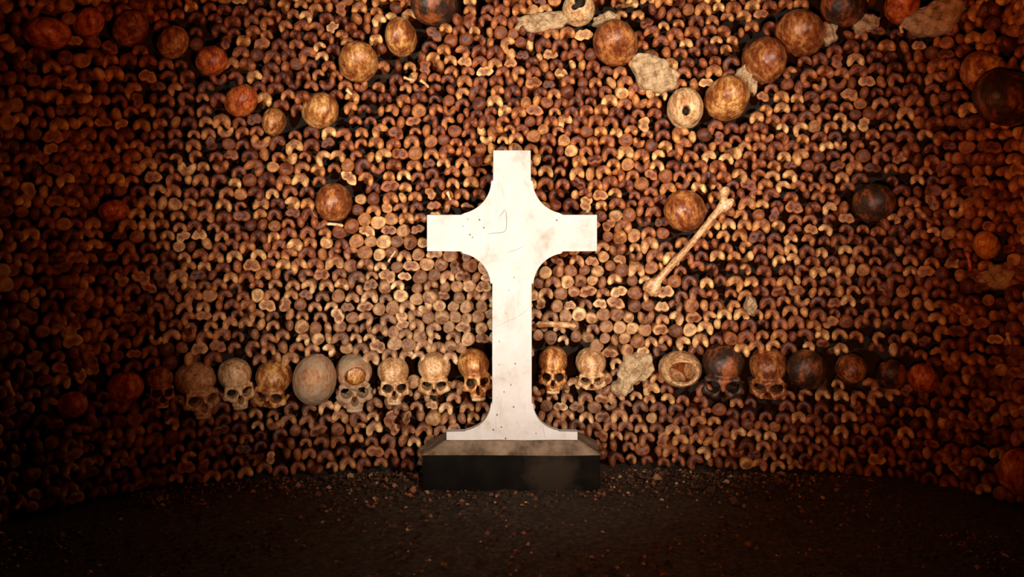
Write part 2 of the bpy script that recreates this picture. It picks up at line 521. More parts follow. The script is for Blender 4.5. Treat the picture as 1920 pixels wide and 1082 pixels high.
# width in px, height in px of the bare dome: (u, v, w, h, mesh, material, out, yaw, pitch, roll, label)
ROWG = 'skulls in the row crossing the wall'
TURN = random.Random(5)
def dome(u, v, w, h, me, mat, label, out=0.0, yaw=0, pitch=-8, roll=0, group=None, dark=None):
    s, z, y, a = wall_px(u, v)
    sx = w * y / F / 0.142
    sz = h * y / F / 0.140
    if me in DOME and h < 1.2 * w:
        yaw += TURN.uniform(-16, 16); pitch += TURN.uniform(-20, 8); roll += TURN.uniform(-14, 14)
    m = place(u, v, out - 0.022 * sx, yaw, pitch, roll, (sx, 0.5 * (sx + sz), sz)) @ Matrix.Translation((0, -0.02, -0.032))
    o = add('skull', with_mat(me, M[mat]), matrix=m)
    tag(o, label, 'skull', group)
    if me in (HOLE_A, HOLE_B):
        add('shade_fill', FILL_IN, o)
    AVOID.append((s, z, w * y / F * 0.5 + 0.004, h * y / F * 0.5 + 0.002))
    return o

def faced(u, top, w, me, mat, label, out=0.0, yaw=0, pitch=0, roll=0, group=ROWG, teeth=True, jawon=True, hs=1.0):
    """a skull looking out of the wall: 'top' is the image row of its crown"""
    s, z, y, a = wall_px(u, top)
    sx = w * y / F / 0.142
    e = bpy.data.objects.new('skull', None)
    e.empty_display_size = 0.05
    COL.objects.link(e)
    m = place(u, top, out, yaw, pitch, roll, (sx, sx, sx * hs)) @ Matrix.Translation((0, 0.012, -0.098))
    e.matrix_local = m
    tag(e, label, 'skull', group)
    cr = add('cranium', with_mat(me, M[mat]), e)
    if me is HOLE_D:
        tag(add('inner_skull', with_mat(FILL_IN, M['sk_yellow']), e), 'orange dome showing inside the broken forehead')
    else:
        add('shade_fill', FILL, cr)
    if jawon:
        j = add('upper_jaw', with_mat(JAW, M[mat]), e)
        if teeth: add('teeth', TEETH, j)
    AVOID.append((s, z - 0.070 * sx * hs, 0.070 * sx + 0.003, 0.075 * sx * hs))
    AVOID.append((s, z - 0.15 * sx * hs, 0.040 * sx, 0.045 * sx * hs))
    return e

# --- the row of skulls across the wall, from the left
dome(137, 760, 48, 52, DOME[0], 'sk_red', 'small red brown skull at the dark far left end of the row', group=ROWG, yaw=10)
dome(235, 728, 60, 62, DOME[1], 'sk_red', 'round reddish skull second from the left end of the row', group=ROWG, yaw=12)
faced(300, 686, 54, FACE[1], 'sk_brown', 'small dim brown skull third from the left end of the row', yaw=4, pitch=-4)
faced(369, 682, 70, FACE[2], 'sk_tan', 'skull turned to the right, left of the pale grinning skull', yaw=16, pitch=4, roll=-4)
faced(440, 675, 63, FACE[0], 'sk_pale', 'pale cream skull with dark eye sockets and nose in the left half of row', yaw=8, pitch=2, roll=-5)
faced(515, 680, 66, FACE[2], 'sk_yellow', 'orange skull with sunken face left of the grey egg shaped skull', yaw=-14, pitch=6, roll=8, teeth=False, jawon=False)
dome(590, 712, 78, 100, DOME[2], 'sk_dust', 'big grey dust covered skull turned crown outward in the row', out=0.025, pitch=-18, roll=8, group=ROWG)
faced(664, 668, 70, HOLE_D, 'sk_dust', 'grey skull with broken open forehead showing orange inside', pitch=4, yaw=4)
faced(738, 670, 60, FACE[0], 'sk_tan', 'tan skull with three dark holes beside the broken open skull', yaw=5, pitch=-2)
faced(814, 664, 60, FACE[2], 'sk_tan', 'pale domed skull sunk to its eye sockets, second left of the cross', pitch=5, jawon=False)
faced(888, 652, 62, FACE[1], 'sk_yellow', 'glossy orange skull with upper teeth touching the left of the cross', out=0.03, yaw=10, pitch=-2, roll=-3, hs=1.05)
faced(1036, 648, 58, FACE[1], 'sk_yellow', 'ochre skull just right of the cross shaft', out=0.025, yaw=-4, pitch=-2, hs=1.02)
faced(1109, 657, 58, FACE[0], 'sk_tan', 'light tan skull second right of the cross shaft', pitch=8, jawon=False)
dome(1275, 692, 78, 70, HOLE_C, 'sk_tan', 'broken skull shell open like a bowl right of the mortar lump in row', group=ROWG, pitch=0, out=0.02)
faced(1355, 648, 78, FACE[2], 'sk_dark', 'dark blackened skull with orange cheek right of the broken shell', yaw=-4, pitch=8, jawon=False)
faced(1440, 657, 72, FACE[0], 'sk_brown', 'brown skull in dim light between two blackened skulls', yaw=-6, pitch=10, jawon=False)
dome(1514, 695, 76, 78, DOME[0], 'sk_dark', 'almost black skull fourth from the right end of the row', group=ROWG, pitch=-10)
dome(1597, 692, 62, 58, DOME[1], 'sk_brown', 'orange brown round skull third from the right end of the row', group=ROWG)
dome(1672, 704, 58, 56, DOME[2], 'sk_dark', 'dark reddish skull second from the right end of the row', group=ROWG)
dome(1729, 712, 56, 56, DOME[0], 'sk_red', 'red skull at the right end of the row', group=ROWG)
# --- upper left festoon
UL = 'skulls in the curved line at upper left'
dome(90, 62, 84, 62, DOME[2], 'sk_red', 'wide dark red skull at the top left end of the curved line', group=UL, yaw=10)
dome(170, 42, 56, 58, DOME[1], 'sk_red', 'narrow dull red skull second in the top left curved line', group=UL)
dome(246, 54, 66, 62, DOME[0], 'sk_brown', 'brown skull with yellow brow third in the top left line', group=UL)
dome(325, 80, 60, 58, DOME[1], 'sk_yellow', 'round skull with yellow stain fourth in the top left line', group=UL)
dome(397, 114, 54, 60, DOME[2], 'sk_red', 'dim brown skull fifth in the top left line', group=UL)
dome(452, 189, 60, 62, DOME[0], 'sk_red', 'red orange skull low on the left line', group=UL)
dome(514, 228, 48, 56, DOME[1], 'sk_yellow', 'small orange skull at the lowest point of the left curve', group=UL)
dome(600, 207, 64, 72, DOME[2], 'sk_yellow', 'ochre streaked skull rising right of the lowest small one', group=UL)
dome(672, 118, 74, 72, DOME[0], 'sk_yellow', 'brightest yellow skull of the upper left curve', group=UL, out=0.02)
dome(752, 70, 62, 72, DOME[1], 'sk_yellow', 'half shaded orange skull up and right of the brightest yellow one', group=UL)
dome(815, 8, 84, 82, DOME[2], 'sk_dark', 'dark red skull cut off by the top edge left of centre', group=UL)
# --- single skulls
dome(626, 380, 74, 78, DOME[1], 'sk_brown', 'lone chestnut skull level with the left arm of the cross', out=0.015)
dome(216, 396, 56, 42, DOME[0], 'sk_red', 'small red skull alone in the dark left part of the wall')
dome(1284, 395, 78, 84, DOME[0], 'sk_brown', 'smooth chestnut skull resting above the diagonal thigh bone', out=0.03)
dome(1638, 380, 76, 76, DOME[2], 'sk_dark', 'dim dark skull alone on the right of the diagonal bone')
dome(1852, 460, 48, 54, DOME[1], 'sk_amber', 'small glowing amber skull near the right edge', out=0.02)
dome(1908, 885, 50, 92, HOLE_A, 'sk_red', 'red holed skull low at the right edge of the photo', out=0.0)
# --- upper right festoon
UR = 'skulls in the curved line at upper right'
dome(1085, 18, 62, 66, HOLE_B, 'sk_pale', 'broken pale skull with a dark hole at the top edge', group=UR, out=0.02)
dome(1154, 84, 80, 80, DOME[2], 'sk_brown', 'round smooth brown skull right of the broken pale one', group=UR, out=0.03)
dome(1284, 204, 68, 80, HOLE_A, 'sk_pale', 'pale skull with a round black hole in its brow', group=UR, out=0.03)
dome(1362, 186, 82, 80, DOME[0], 'sk_yellow', 'mottled yellow brown skull right of the pale holed one', group=UR, out=0.025)
dome(1431, 114, 84, 92, DOME[1], 'sk_brown', 'tall chestnut skull above the mottled one', group=UR, out=0.025)
dome(1500, 64, 90, 86, DOME[2], 'sk_brown', 'large red brown skull rising toward the upper right', group=UR, out=0.025)
dome(1582, 14, 88, 82, DOME[0], 'sk_dark', 'blackish skull cut by the top edge on the right', group=UR, out=0.02)
dome(1690, 12, 70, 62, DOME[1], 'sk_red', 'reddish skull at the top edge beside the corner mortar', group=UR)
dome(1846, 140, 82, 84, DOME[0], 'sk_yellow', 'bright orange skull half hidden at the right corner', group=UR, out=0.0)
dome(1900, 185, 90, 110, DOME[2], 'sk_dark', 'big dark skull in front of the orange one at right edge', group=UR, out=0.05)

# ------------------------------------------------------------------ mortar lumps
def mortar(u, v, w, h, label, seed, out=0.012, roll=0, spikes=0.28):
    r = np.random.default_rng(seed)
    s, z, y, a = wall_px(u, v)
    W = w * y / F * 0.5; H = h * y / F * 0.5
    NS, NR = 56, 16
    ph = r.uniform(0, 6.28, 8)
    am = r.uniform(0.3, 1, 8)
    vs_ = [(0, -0.02 - 0.006 * r.random(), 0)]
    for j in range(1, NR + 1):
        t = j / NR
        for i in range(NS):
            th = 2 * math.pi * i / NS
            rr = 1 + spikes * sum(am[k_] * math.sin((k_ + 2) * th + ph[k_]) / (1 + 0.5 * k_) for k_ in range(8)) * 0.6
            rr = max(rr, 0.35)
            x = W * t * rr * math.cos(th); zz = H * t * rr * math.sin(th)
            yy = -0.020 * (1 - t ** 4) + 0.009 * math.sin(150 * x + ph[0]) * math.sin(140 * zz + ph[1]) + 0.004 * math.sin(310 * x + ph[2]) * math.sin(290 * zz + ph[3]) + r.normal() * 0.0022
            if j == NR: yy = 0.05
            vs_.append((x, yy, zz))
    for i in range(NS):
        p = vs_[1 + (NR - 1) * NS + i]; vs_.append((p[0] * 0.9, 0.09, p[2] * 0.9))
    fs = [(0, 1 + i, 1 + (i + 1) % NS) for i in range(NS)]
    for j in range(NR):
        for i in range(NS):
            a0 = 1 + j * NS + i; a1 = 1 + j * NS + (i + 1) % NS
            fs.append((a0, a0 + NS, a1 + NS, a1))
    o = add('mortar_lump', mesh_from('mortar_lump', vs_, fs, M['plaster']), matrix=place(u, v, out, 0, 0, roll))
    tag(o, label, 'mortar')
    AVOID.append((s, z, W * 0.72, H * 0.72))
    return o
mortar(1192, 690, 64, 62, 'pale square mortar lump filling a gap in the skull row', 3, 0.02)
mortar(1168, 724, 46, 30, 'small pale mortar scrap under the square lump', 5, 0.02, roll=-25)
mortar(1226, 138, 92, 70, 'crumbly pale mortar patch above the skull with the round hole', 8, 0.025, roll=30)
mortar(1752, 34, 96, 72, 'crumbly mortar patch in the upper right corner', 12, 0.02, roll=-20)
mortar(1020, 40, 130, 34, 'pale mortar strip at the top edge above the cross', 17, 0.0, roll=-5)
mortar(1140, 36, 60, 24, 'thin mortar strip above the round brown skull', 21, 0.0)
mortar(1400, 150, 40, 60, 'mortar wedge between the tall and the mottled skull', 25, 0.015, roll=-30)
mortar(1548, 62, 46, 44, 'mortar wedge under the blackish skull at top right', 29, 0.01, roll=30)
mortar(1624, 44, 50, 36, 'mortar wedge between the top edge skulls on the right', 33, 0.01, roll=-30)
mortar(1408, 574, 24, 34, 'tiny pale mortar crumb right of the diagonal bone', 37, 0.02)
mortar(1868, 520, 70, 46, 'brown mortar crumbs under the amber skull', 41, 0.0)

# ------------------------------------------------------------------ the diagonal thigh bone lying on the wall
def thigh_fn(X, Y, Z):
    f = cap(X, Y, Z, (0, 0, -0.19), (0.004, -0.006, 0.0), 0.0165, 0.0125)
    f = su(f, cap(X, Y, Z, (0.004, -0.006, 0.0), (0, 0, 0.16), 0.0125, 0.0155), 0.01)
    f = su(f, ell(X, Y, Z, (-0.017, 0, -0.215), (0.018, 0.024, 0.026)), 0.02)
    f = su(f, ell(X, Y, Z, (0.017, 0, -0.215), (0.018, 0.024, 0.026)), 0.02)
    f = su(f, ell(X, Y, Z, (0.016, 0, 0.185), (0.017, 0.018, 0.030)), 0.02)
    f = su(f, cap(X, Y, Z, (0.0, 0, 0.17), (-0.024, -0.004, 0.205), 0.014, 0.013), 0.012)
    f = su(f, ell(X, Y, Z, (-0.030, -0.005, 0.212), (0.0215, 0.0215, 0.0215)), 0.004)
    return f + lump(X, Y, Z, 0.001, 120, 0.4)
v, q = surface_nets(thigh_fn, (-0.065, -0.04, -0.26), (0.05, 0.04, 0.25), 0.0035)
p0 = place(1215, 542, 0.045).translation; p1 = place(1372, 362, 0.05).translation
dv = (p1 - p0)
zax = dv.normalized(); yax = Vector((0, 1, 0)); xax = yax.cross(zax).normalized(); yax = zax.cross(xax)
sc = dv.length / 0.455
Rm = Matrix((xax, yax, zax)).transposed().to_4x4()
tb = add('thigh_bone', mesh_from('thigh_bone', v, q, M['sk_tan']), matrix=Matrix.Translation((p0 + p1) * 0.5) @ Rm @ Matrix.Diagonal((sc * 0.86, sc * 0.86, sc, 1)))
tag(tb, 'long tan thigh bone lying diagonally on the wall right of the cross', 'bone')

# ------------------------------------------------------------------ loose splinters and single pale bones showing on the wall
def splinter(u, v_, length, thick, roll, label, mat='sk_pale', seed=0, out=0.022):
    r = np.random.default_rng(seed)
    d = wall_px(u, v_)[2]
    L, T = length * d / F, thick * d / F * 0.5
    NS, NL = 10, 12
    ph = r.uniform(0, 6.28, 4)
    vs_ = []
    for i in range(NL + 1):
        t = i / NL
        prof = (0.75 + 0.30 * abs(2 * t - 1) ** 3) * math.sqrt(max(1 - abs(2 * t - 1) ** 10, 0.02)) * (1 - 0.22 * t)
        for j in range(NS):
            th = 2 * math.pi * j / NS
            q_ = T * prof * (1 + 0.16 * math.sin(2 * th + ph[0] + 3 * t) + 0.10 * math.sin(3 * th + ph[1]))
            vs_.append(((t - 0.5) * L, q_ * math.cos(th) + 0.10 * T * math.sin(5 * t + ph[2]), q_ * math.sin(th) + 0.25 * T * math.sin(3.4 * t + ph[3])))
    fs = [(i * NS + j, i * NS + (j + 1) % NS, (i + 1) * NS + (j + 1) % NS, (i + 1) * NS + j) for i in range(NL) for j in range(NS)]
    fs += [tuple(range(NS))[::-1], tuple(NL * NS + j for j in range(NS))]
    o = add('bone_splinter', mesh_from('bone_splinter', vs_, fs, M[mat]), matrix=place(u, v_, out, 0, 0, roll))
    tag(o, label, 'bone', 'loose splinters on the wall')
splinter(1042, 608, 78, 15, 3, 'pale bone shaft lying level right of the cross shaft', 'sk_tan', 1)
splinter(628, 421, 32, 8, 4, 'thin pale splinter under the lone chestnut skull', 'sk_pale', 2)
splinter(767, 149, 22, 8, 22, 'thin pale splinter below the half shaded orange skull', 'sk_pale', 3)
splinter(796, 158, 22, 9, 38, 'second pale splinter right of the thin one near the orange skull', 'sk_pale', 4)
splinter(655, 173, 16, 10, 35, 'white shining chip under the brightest yellow skull', 'sk_pale', 5)
splinter(1692, 56, 16, 8, 75, 'short pale chip under the reddish skull at top right', 'sk_pale', 6)
splinter(1734, 403, 40, 13, 38, 'ochre bone piece right of the lone dark skull', 'sk_yellow', 7)
splinter(1900, 634, 24, 12, 85, 'bright upright bone piece near the right edge', 'sk_pale', 8)
splinter(8, 728, 40, 16, 70, 'yellow bone piece at the left edge level with the skull row', 'sk_amber', 9)
splinter(28, 944, 22, 11, -50, 'orange chip low at the left edge', 'sk_amber', 10)
splinter(1822, 490, 40, 11, 80, 'dark orange bone left of the amber skull', 'sk_red', 11)
splinter(735, 480, 26, 6, -60, 'slim splinter among the round ends left of the cross', 'sk_pale', 12)
splinter(842, 367, 18, 8, 60, 'small white chip above the left arm of the cross', 'sk_pale', 13)

# ------------------------------------------------------------------ bone ends
def bone_end(kind, SEG, NR, var):
    """end of a long bone, joint surface toward local -Y, shaft running back along +Y"""
    r = np.random.default_rng(100 + var)
    if kind == 'knuckle':
        a, b, c, h = 0.0172 + 0.0012 * r.normal(), 0.0124 + 0.0009 * r.normal(), math.radians(106 + 9 * r.normal()), 0.021
        asym = 0.18 * r.normal()
    elif kind == 'dish':
        a, b, c, h = 0.0315, 0.0190, 0.005 + 0.002 * r.random(), 0.010
        asym = 0.1 * r.normal()
    elif kind == 'oval':
        a, b, c, h = 0.0145, 0.0225, 0.0, 0.018
        asym = 0.1 * r.normal()
    else:
        a, b, c, h = 0.0235, 0.0225, 0.0, 0.017
        asym = 0.0
    ph = r.uniform(0, 6.28, 6)
    def pt(rho, th):
        wob = 1 + 0.05 * math.sin(2 * th + ph[0]) + 0.04 * math.sin(3 * th + ph[1])
        ct, st_ = math.cos(th), math.sin(th)
        if kind == 'knuckle':
            ct = math.copysign(abs(ct) ** 0.72, ct); st_ = math.copysign(abs(st_) ** 0.72, st_)
        ux = rho * ct; uz = rho * st_
        if kind == 'knuckle':          # a rounded bar bent into an arch
            t = abs(ux)
            bb = b * (0.86 + 0.34 * t ** 1.5) * wob
            fi = c * ux * (1 + 0.5 * asym * (1 if ux > 0 else -1))
            R_ = a * (1 + 0.10 * t)
            x = (R_ + bb * uz) * math.sin(fi)
            z = 1.34 * ((R_ + bb * uz) * math.cos(fi) - a * 0.55)
            hh = h * (0.42 + 0.70 * min(t * 1.4, 1) ** 1.5)
        elif kind == 'dish':
            t = abs(ux)
            bb = b * (0.80 + 0.35 * math.sin(math.pi * min(t * 1.1, 1)))
            x = a * ux * wob
            z = bb * uz * wob - c * ux * ux * (1 + asym * (1 if ux > 0 else -1)) + c * 0.42
            hh = h
        else:
            x = a * ux * wob; z = b * uz * wob; hh = h
        y = -hh * math.sqrt(max(1 - rho ** 2.6, 0))
        if kind == 'dish':
            for s in (-1, 1):
                y += 0.008 * math.exp(-(((x - s * 0.0155) / 0.0095) ** 2 + (z / 0.0095) ** 2))
        if kind == 'ball' and var % 2:
            y += 0.005 * math.exp(-((x - 0.003) ** 2 + (z - 0.002) ** 2) / 0.006 ** 2)
        y += 0.0012 * math.sin(260 * x + ph[2]) * math.sin(240 * z + ph[3])
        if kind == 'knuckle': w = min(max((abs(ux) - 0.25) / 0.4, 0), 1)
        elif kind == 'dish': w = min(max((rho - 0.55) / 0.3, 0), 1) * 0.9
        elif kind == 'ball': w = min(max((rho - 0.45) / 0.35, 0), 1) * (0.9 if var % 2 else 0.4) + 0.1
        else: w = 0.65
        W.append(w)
        return (x, y, z)
    W = []
    V = [pt(0, 0)]
    for j in range(1, NR + 1):
        rho = math.sin(0.5 * math.pi * j / NR)
        for i in range(SEG): V.append(pt(rho, 2 * math.pi * i / SEG))
    last = V[-SEG:]
    for yy, f in ((0.016, 0.90), (0.044, 0.42), (0.140, 0.28)):
        for i, p in enumerate(last):
            th = 2 * math.pi * i / SEG
            cx, cz = 0.0155 * math.cos(th), 0.0155 * math.sin(th)
            g = (f - 0.28) / 0.72
            V.append((p[0] * g + cx * (1 - g), yy, p[2] * g + cz * (1 - g)))
            W.append(0.15)
    T = NR + 3
    Fq = []
    for j in range(T - 1):
        for i in range(SEG):
            a0 = 1 + j * SEG + i; a1 = 1 + j * SEG + (i + 1) % SEG
            Fq.append((a0, a0 + SEG, a1 + SEG, a1))
    Ft = [(0, 1 + i, 1 + (i + 1) % SEG) for i in range(SEG)]
    return np.array(V), np.array(Fq)[:, ::-1], np.array(Ft)[:, ::-1], np.array(W, dtype=np.float32)

KINDS = {'knuckle': 6, 'dish': 3, 'oval': 3, 'ball': 4}
HIM, LOM = {}, {}
for kd, n in KINDS.items():
    for vi in range(n):
        V, Fq, Ft, Wr = bone_end(kd, 24, 6, vi)
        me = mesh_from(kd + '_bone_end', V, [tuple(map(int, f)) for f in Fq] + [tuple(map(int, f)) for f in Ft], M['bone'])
        me.attributes.new('wear_light', 'FLOAT', 'POINT').data.foreach_set('value', Wr)
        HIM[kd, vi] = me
        LOM[kd, vi] = bone_end(kd, 16, 4, vi)

# rows of bone ends along the curved wall
CELLS = []
row = 0
z = 0.026
s_lo, s_hi = float(np.interp(1.7, CUR[:len(CUR) // 2, 1], ARC[:len(CUR) // 2])), ARC[-1] - 0.3
while z < WH - 0.03:
    s = s_lo + (0.034 if row % 2 else 0) + random.uniform(-0.012, 0.012)
    while s < s_hi:
        zz = z + 0.016 * math.sin(2.1 * s + row * 0.22) + 0.009 * math.sin(5.3 * s - row * 0.41) + random.gauss(0, 0.007)
        ssx = s + random.gauss(0, 0.005)
        x, y, a = wall_at(ssx)
        u = 960 + F * x / y; vv = HZ + F * (CH - zz) / y
        # round joint heads crowd together beside the cross; elsewhere mostly double-knuckled ends
        rr = math.exp(-(((u - 770) / 150) ** 2 + ((vv - 490) / 105) ** 2)) + math.exp(-(((u - 1110) / 140) ** 2 + ((vv - 520) / 140) ** 2)) + 0.75 * math.exp(-(((u - 900) / 120) ** 2 + ((vv - 600) / 60) ** 2))
        top = math.exp(-(((u - 980) / 260) ** 2 + ((vv - 120) / 130) ** 2))
        side = min(1, max(0, (abs(u - 960) - 560) / 320))
        pick = random.random()
        if pick < 0.85 * min(rr, 1): kd = random.choice(['ball', 'ball', 'ball', 'dish'])
        elif pick < 0.85 * min(rr, 1) + 0.38 * top + 0.32 * side: kd = random.choice(['oval', 'ball', 'oval', 'dish'])
        else: kd = random.choices(['knuckle', 'dish', 'ball', 'oval'], [0.80, 0.07, 0.05, 0.08])[0]
        wd = {'knuckle': 0.0600, 'dish': 0.063, 'ball': 0.048, 'oval': 0.037}[kd]
        sc = random.uniform(0.82, 1.13) * (1.08 if kd == 'ball' else 1)
        hit = False
        for (as_, az, aw, ah) in AVOID:
            if ((ssx - as_) / (aw + 0.012)) ** 2 + ((zz - az) / (ah + 0.008)) ** 2 < 1: hit = True; break
        if not hit:
            roll = random.gauss(0, 17) + (180 if kd == 'knuckle' and random.random() < 0.04 else 0) + (random.choice([-70, 70]) if kd == 'dish' and random.random() < 0.25 else 0)
            CELLS.append(dict(s=ssx, z=zz, kd=kd, sc=sc, wd=wd * sc, ht={'knuckle': 0.0445, 'dish': 0.041, 'ball': 0.046, 'oval': 0.043}[kd] * sc, roll=roll,
                              yaw=random.gauss(0, 9), pitch=random.gauss(0, 9), out=random.gauss(0.0, 0.009) - (0.016 if random.random() < 0.14 else 0),
                              var=random.randrange(KINDS[kd]), tint=random.random()))
        s += wd * random.uniform(0.94, 1.06)
    z += 0.0395
    row += 1
PS = np.array([(c['s'], c['z']) for c in CELLS]); PW = np.array([c['wd'] for c in CELLS]); PH = np.array([c['ht'] for c in CELLS])
AV = np.array(AVOID)
for it in range(22):                      # let the ends settle against each other and around the skulls
    mv = np.zeros_like(PS)
    od = np.argsort(PS[:, 0]); ss_ = PS[od, 0]
    for b0 in range(0, len(PS), 120):
        I = od[b0:b0 + 120]
        J = od[np.searchsorted(ss_, PS[I[0], 0] - 0.085):np.searchsorted(ss_, PS[I[-1], 0] + 0.085)]
        ds = PS[I, None, 0] - PS[None, J, 0]; dz = PS[I, None, 1] - PS[None, J, 1]
        w_ = 0.5 * (PW[I, None] + PW[None, J]); h_ = 0.5 * (PH[I, None] + PH[None, J])
        d = np.sqrt((ds / w_) ** 2 + (dz / h_) ** 2)
        m = (d < 0.96) & (d > 1e-6)
        k_ = np.where(m, (0.96 - d) / np.maximum(d, 0.05), 0) * 0.22
        mv[I, 0] = (k_ * ds).sum(1); mv[I, 1] = (k_ * dz).sum(1)
    PS += np.clip(mv, -0.008, 0.008)
    for (as_, az, aw, ah) in AVOID:
        e = np.sqrt(((PS[:, 0] - as_) / (aw + 0.014)) ** 2 + ((PS[:, 1] - az) / (ah + 0.012)) ** 2)
        m = e < 1
        if m.any():
            f_ = (1 / np.maximum(e[m], 0.2))[:, None]
            PS[m] = np.array((as_, az)) + (PS[m] - np.array((as_, az))) * (1 + (f_ - 1) * 0.5)
    PS[:, 1] = np.clip(PS[:, 1], 0.022, WH - 0.02)
for c, p in zip(CELLS, PS):
    c['s'], c['z'] = float(p[0]), float(p[1])
    x, y, a = wall_at(c['s'])
    c['u'] = 960 + F * x / y; c['v'] = HZ + F * (CH - c['z']) / y; c['y'] = y

def cell_matrix(c):
    x, y, a = wall_at(c['s'])
    n = Vector((math.sin(a), -math.cos(a), 0))
    p = Vector((x, y, c['z'])) + n * (c['out'] - 0.012)
    return Matrix.Translation(p) @ (Matrix.Rotation(a + math.radians(c['yaw']), 4, 'Z') @ Matrix.Rotation(math.radians(c['pitch']), 4, 'X') @ Matrix.Rotation(math.radians(c['roll']), 4, 'Y')) @ Matrix.Diagonal((c['sc'],) * 3 + (1,))

# the three hundred that show largest in the lit part of the wall become things of their own
def hidden(c):
    u, v_ = c['u'], c['v']
    return (790 < u < 1130 and 395 < v_ < 480) or (915 < u < 1005 and v_ > 275) or (830 < u < 1090 and v_ > 800) or (780 < u < 1135 and v_ > 815)
def rank(c):
    if hidden(c) or not (15 < c['u'] < 1905 and 12 < c['v'] < 890): return -1
    size = c['sc'] * {'knuckle': 1.0, 'dish': 1.0, 'ball': 0.86, 'oval': 0.62}[c['kd']] / c['y']
    lit = math.exp(-((c['u'] - 980) / 620) ** 2 - ((c['v'] - 480) / 460) ** 2)
    return size * (0.75 + 0.5 * lit) + 0.02 * c['out']
order = sorted(range(len(CELLS)), key=lambda i: -rank(CELLS[i]))
single = set(order[:300])

KN = {'knuckle': ('double-knuckled bone end', 'thigh_bone_end'), 'dish': ('twin-dished bone end', 'shin_bone_end'),
      'ball': ('round bone end', 'ball_bone_end'), 'oval': ('narrow oval bone end', 'arm_bone_end')}
MARKS = [(960, 275, 'top of the cross'), (800, 437, 'left arm of the cross'), (1120, 437, 'right arm of the cross'), (922, 600, 'cross shaft'), (998, 600, 'cross shaft'),
         (790, 860, 'black plinth'), (1128, 860, 'black plinth'), (440, 712, 'pale grinning skull'), (515, 708, 'orange skull in the row'), (590, 712, 'grey egg shaped skull'),
         (664, 705, 'grey broken skull'), (738, 710, 'tan skull with three holes'), (814, 695, 'sunken pale skull'), (888, 692, 'glossy toothed skull'), (1036, 688, 'ochre skull by the cross'),
         (1109, 690, 'light tan skull'), (1192, 695, 'square mortar lump'), (1275, 692, 'open skull shell'), (1355, 690, 'blackened skull in the row'), (1440, 695, 'brown skull in the row'),
         (1514, 695, 'black skull in the row'), (369, 712, 'turned skull in the row'), (626, 380, 'lone chestnut skull'), (1284, 395, 'smooth chestnut skull'), (1300, 450, 'diagonal thigh bone'),
         (1225, 530, 'diagonal bone foot'), (1372, 362, 'diagonal bone head'), (1638, 380, 'lone dark skull'), (672, 118, 'brightest yellow skull'), (600, 207, 'streaked ochre skull'),
         (514, 228, 'small low orange skull'), (452, 189, 'red orange skull'), (752, 70, 'half shaded orange skull'), (1154, 84, 'round smooth brown skull'), (1226, 138, 'crumbly mortar patch'),
         (1284, 204, 'pale holed skull'), (1362, 186, 'mottled yellow skull'), (1431, 114, 'tall chestnut skull'), (1500, 64, 'large red brown skull'), (1408, 574, 'tiny mortar crumb'), (1085, 18, 'broken pale skull')]
def describe(c):
    u, v_ = c['u'], c['v']
    mu, mvv, nm = min(MARKS, key=lambda m: (m[0] - u) ** 2 + (m[1] - v_) ** 2)
    du, dv_ = u - mu, v_ - mvv
    if abs(du) > 2 * abs(dv_): dr = 'right of' if du > 0 else 'left of'
    elif abs(dv_) > 2 * abs(du): dr = 'below' if dv_ > 0 else 'above'
    else: dr = ('below and ' if dv_ > 0 else 'above and ') + ('right of' if du > 0 else 'left of')
    t = c['tint']
    tone = 'dark' if t < 0.25 else 'russet' if t < 0.5 else 'ochre' if t < 0.8 else 'pale'
    return '%s %s %s the %s' % (tone, KN[c['kd']][0], dr, nm), math.hypot(du, dv_), nm
LAB = {}
for i in single:
    l_, dist, nm = describe(CELLS[i])
    LAB.setdefault(l_, []).append((dist, i, nm))
NAMEOF = {}
for l_, items in LAB.items():
    items.sort()
    for k_, (dist, i, nm) in enumerate(items):
        if len(items) == 1: t_ = l_
        elif k_ == 0: t_ = l_ + ', the nearest'
        elif k_ == len(items) - 1: t_ = l_ + ', the farthest'
        else: t_ = l_ + ', %s nearest' % ['', 'second', 'third', 'fourth', 'fifth', 'sixth', 'seventh'][min(k_, 6)]
        NAMEOF[i] = t_
VV, FQ, FT, TI, WE = [], [], [], [], []
base = 0
for i, c in enumerate(CELLS):
    m = cell_matrix(c)
    if i in single:
        o = add(KN[c['kd']][1], HIM[c['kd'], c['var']], matrix=m)
        o.color = (1, 1, 1, c['tint'])
        tag(o, NAMEOF[i], 'bone', KN[c['kd']][0] + 's in the stacked wall')
    else:
        V, Fq, Ft, Wr = LOM[c['kd'], c['var']]
        A = np.array(m)
        VV.append(V @ A[:3, :3].T + A[:3, 3]); FQ.append(Fq + base); FT.append(Ft + base)
        TI.append(np.full(len(V), c['tint'])); WE.append(Wr); base += len(V)

def multi_mesh(name, VV, FQ, FT, TI, mat):
    V = np.concatenate(VV).astype(np.float32)
    Q = np.concatenate(FQ) if FQ else np.zeros((0, 4), int); T = np.concatenate(FT)
    me = bpy.data.meshes.new(name)
    me.vertices.add(len(V)); me.vertices.foreach_set('co', V.ravel())
    nl = Q.size + T.size
    me.loops.add(nl); me.polygons.add(len(Q) + len(T))
    me.loops.foreach_set('vertex_index', np.concatenate([Q.ravel(), T.ravel()]).astype(np.int32))
    me.polygons.foreach_set('loop_start', np.concatenate([np.arange(len(Q)) * 4, Q.size + np.arange(len(T)) * 3]).astype(np.int32))
    me.update(calc_edges=True)
    me.polygons.foreach_set('use_smooth', np.ones(len(me.polygons), dtype=bool))
    at = me.attributes.new('tint', 'FLOAT', 'POINT')
    at.data.foreach_set('value', np.concatenate(TI).astype(np.float32))
    me.materials.append(mat)
    return me
sb = multi_mesh('stacked_bones', VV, FQ, FT, TI, M['bone_mass'])
